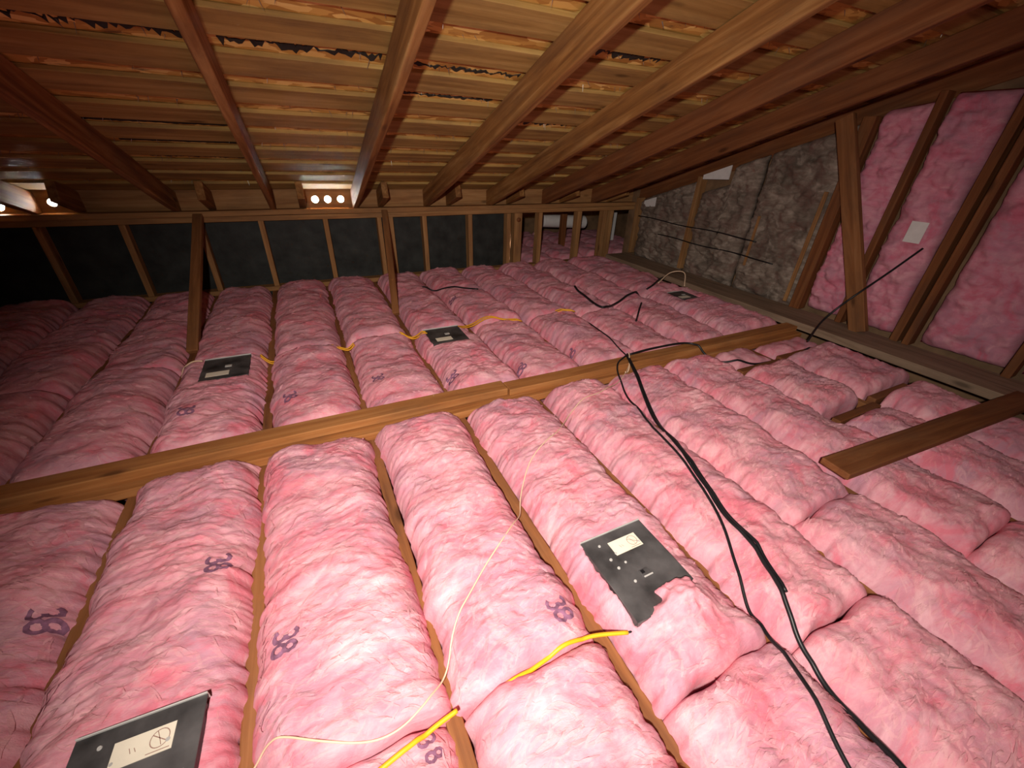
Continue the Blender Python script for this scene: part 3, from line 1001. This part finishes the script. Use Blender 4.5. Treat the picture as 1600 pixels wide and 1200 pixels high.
# ================================================================== cables
def drape(pts, r, lift=0.0, z=None, sub=4):
    P = catmull([(x, y, 0) for x, y in pts], sub)
    out = [[p[0], p[1], surf(p[0], p[1])] for p in P]
    zz = np.array([q[2] for q in out])
    # cable is stiffer than the wool: bridge the hollows
    for _ in range(6):
        sm = zz.copy()
        if len(zz) > 2:
            sm[1:-1] = (zz[:-2] + 2 * zz[1:-1] + zz[2:]) / 4
        zz = np.maximum(zz, sm)
    return [(q[0], q[1], h + r * 0.9 + 0.003 + lift) for q, h in zip(out, zz)]


blackR = [(1.561, 1.602), (1.4, 1.289), (1.275, 1.021), (1.183, 0.819), (1.117, 0.656), (1.061, 0.51), (1.039, 0.398), (1.009, 0.323), (0.968, 0.24), (0.939, 0.171), (0.918, 0.101), (0.888, 0.007), (0.854, -0.083), (0.80, -0.25)]
blackL = [(1.561, 1.602), (1.437, 1.528), (1.356, 1.387), (1.262, 1.17), (1.206, 1.018), (1.193, 0.958), (1.166, 0.84), (1.105, 0.668), (1.044, 0.518), (0.978, 0.408), (0.911, 0.295), (0.887, 0.234), (0.85, 0.162), (0.798, 0.064), (0.749, -0.033), (0.69, -0.2)]
tag(tube('black_cable', drape(blackR, 0.0065), 0.0065, M['black_cable'], n=2), 'thicker black cable running from the beam to the bottom right corner', 'cable', 'black cables')
tag(tube('black_cable', drape([(x + 0.016, y + 0.012) for x, y in blackR[:9]], 0.005), 0.005, M['black_cable'], n=2), 'black cable lying close along the thicker black cable below the beam', 'cable', 'black cables')
tag(tube('black_cable', drape(blackL, 0.0048), 0.0048, M['black_cable'], n=2), 'thinner black cable looping off the beam to the left of the thick one', 'cable', 'black cables')
over = [(1.585, 1.60), (1.779, 1.615), (2.022, 1.60), (2.09, 1.508), (2.15, 1.388), (2.277, 1.314), (2.503, 1.301), (2.716, 1.277), (2.79, 1.27)]
tag(tube('black_cable', drape(over, 0.0065), 0.0065, M['black_cable'], n=2), 'black cable wandering along the beam top towards the right wall', 'cable', 'black cables')
hang = [(3.345, 1.173, 0.672), (3.22, 1.23, 0.52), (3.10, 1.291, 0.374), (3.06, 1.346, 0.26), (2.98, 1.36, 0.17), (2.79, 1.298, 0.10)]
tag(tube('black_cable', hang, 0.006, M['black_cable']), 'black cable hanging from the right wall stud across the ledge', 'cable', 'black cables')
tag(tube('black_cable', drape([(1.56, 1.60), (1.60, 1.792), (1.66, 2.05), (1.714, 2.292), (1.73, 2.45)], 0.004), 0.004, M['black_cable'], n=2), 'thin black cable running from the beam towards the far wall', 'cable', 'black cables')
tag(tube('black_cable', drape([(1.99, 2.80), (1.965, 2.66), (1.929, 2.33), (2.15, 2.43), (2.365, 2.524), (2.529, 2.56)], 0.009), 0.009, M['black_cable'], n=2), 'black cable bent in a hook on the far batts at right', 'cable', 'black cables')
tag(tube('black_cable', drape([(2.308, 2.318), (2.17, 2.19), (2.015, 2.04)], 0.007), 0.007, M['black_cable'], n=2), 'short black cable end beside the hooked cable', 'cable', 'black cables')
tag(tube('black_cable', drape([(0.80, 3.28), (0.885, 3.269), (0.994, 3.193), (1.191, 3.012)], 0.006), 0.006, M['black_cable'], n=2), 'short dark cable on the far batts behind the centre box', 'cable', 'black cables')
tag(tube('black_cable', [(2.60, 2.58, 0.09), (2.68, 2.60, 0.11), (2.80, 2.66, 0.13), (2.9, 2.71, 0.13)], 0.008, M['black_cable']), 'black cable stub below the arched cream wire by the ledge', 'cable', 'black cables')
tag(tube('cream_wire', [(2.80, 2.66, 0.10), (2.97, 2.70, 0.17), (3.03, 2.60, 0.19), (2.96, 2.50, 0.10)], 0.005, M['cream']), 'short arched cream wire by the far end of the ledge', 'wire', 'cream wires')

cream = [(-0.36, 0.44), (-0.318, 0.471), (-0.288, 0.487), (-0.262, 0.494), (-0.228, 0.485), (-0.162, 0.444), (-0.094, 0.415), (-0.035, 0.406), (0.02, 0.416), (0.071, 0.45), (0.108, 0.49), (0.135, 0.533), (0.161, 0.563), (0.211, 0.605), (0.294, 0.671), (0.386, 0.739), (0.468, 0.823), (0.525, 0.921), (0.623, 1.025), (0.792, 1.12), (0.926, 1.234), (1.039, 1.286), (1.162, 1.311), (1.319, 1.384), (1.431, 1.453), (1.545, 1.55), (1.585, 1.63)]
tag(tube('cream_wire', drape(cream, 0.0022, sub=3), 0.0022, M['cream'], n=2, sides=6), 'long thin cream wire winding over the near batts to the beam', 'wire', 'cream wires')
y1p = [(0.193, 0.385), (0.276, 0.390), (0.349, 0.398), (0.414, 0.398), (0.464, 0.390), (0.541, 0.362)]
def lifted(pts, r, ends):
    d = drape(pts, r)
    n = len(d)
    return [(x, y, z + (ends * ((abs(i / (n - 1) * 2 - 1)) ** 6))) for i, (x, y, z) in enumerate(d)]
zs = lifted(y1p, 0.0052, -0.012)
zs = [(x, y, max(z, 0.062)) for x, y, z in zs]
yc1 = thing('yellow_cable', zs[0], 'yellow sheathed cable between the near batts leading to the central box', 'cable', 'yellow cables')
tube('sheath', zs, 0.0052, M['yellow'], yc1, n=2)
tube('bare_wire', [zs[-1], (0.556, 0.358, zs[-1][2]), (0.566, 0.352, zs[-1][2] - 0.006)], 0.0028, M['black_cable'], yc1, n=4)
zs = [(x, y, max(z, 0.062)) for x, y, z in lifted([(-0.16, 0.335), (-0.069, 0.356), (-0.006, 0.369), (0.05, 0.382), (0.098, 0.389)], 0.0052, -0.008)]
tag(tube('yellow_cable', zs, 0.0052, M['yellow'], n=2), 'yellow sheathed cable at the bottom edge ending at a joist', 'cable', 'yellow cables')
for pts, lb in (([(-0.35, 2.425), (-0.30, 2.41), (-0.255, 2.405)], 'yellow cable pair crossing the joist right of the left rear box'),
                ([(-0.255, 2.405), (-0.108, 2.407), (0.06, 2.39), (0.14, 2.385)], 'yellow cable over the rear batt between two joists left of centre'),
                ([(0.42, 2.412), (0.49, 2.39), (0.57, 2.345)], 'yellow cable crossing the joist just left of the centre rear box'),
                ([(0.78, 2.36), (0.86, 2.42), (1.03, 2.454), (1.16, 2.42), (1.26, 2.39)], 'yellow cable running right from the centre rear box'),
                ([(1.55, 2.39), (1.60, 2.37), (1.66, 2.33)], 'short yellow cable on the far batts right of centre')):
    zz = drape(pts, 0.004, 0.002)
    t = thing('yellow_cable', zz[0], lb, 'cable', 'yellow cables')
    tube('sheath', zz, 0.0042, M['yellow'], t, n=2, sides=6)
    tube('sheath', [(x + 0.003, y - 0.028, z + .001) for x, y, z in zz], 0.0042, M['yellow'], t, n=2, sides=6)
zz = drape([(-0.72, 2.39), (-0.69, 2.382), (-0.60, 2.36)], 0.004, 0.002)
tag(tube('cream_wire', zz, 0.004, M['cream'], n=2), 'short cream wire entering the left rear box', 'wire', 'cream wires')
# tie at the place where the cables cross the beam
tie = [(1.58, 1.605, 0.098), (1.555, 1.57, 0.09), (1.50, 1.50, 0.065), (1.47, 1.478, 0.05), (1.44, 1.46, 0.07)]
tag(tube('cable_tie', tie, 0.0035, M['cream']), 'pale twine tying the cables at the beam', 'tie')

# ================================================================== things in the low eave beyond the studs
dk = []
V = []; F = []
nseg, sd = 46, 14
for i in range(nseg + 1):
    x = 2.75 + 0.62 * i / nseg
    r = 0.075 + (0.006 if i % 2 else 0)
    for k in range(sd):
        a = 2 * math.pi * k / sd
        V.append((x, 4.75 + r * math.cos(a) - 0.05 * i / nseg, 0.33 + r * math.sin(a) - 0.03 * i / nseg))
for i in range(nseg):
    for k in range(sd):
        F.append((i * sd + k, i * sd + (k + 1) % sd, (i + 1) * sd + (k + 1) % sd, (i + 1) * sd + k))
F.append(tuple(range(sd))[::-1]); F.append(tuple(nseg * sd + k for k in range(sd)))
tag(link('flexible_duct', mesh('flexible_duct', V, F, True), M['white']), 'white ribbed duct glimpsed between the far studs', 'duct')
for x, y, lb in ((2.95, 4.55, 'brown post seen through the far studs, left of two'), (3.62, 4.6, 'brown post seen through the far studs, right of two')):
    tag(board('eave_post', (x, y, 0.02), (x, y, roof_z(y, N_S) - .03), 0.07, 0.06, M['brown'], None, (0, 1, 0), warp=0.002), lb, 'post', 'eave posts')
tag(board('white_board', (3.80, 4.62, 0.06), (3.80, 4.62, 0.42), 0.07, 0.012, M['white'], None, (0, 1, 0), warp=0), 'upright white board glimpsed in the far right corner', 'board')
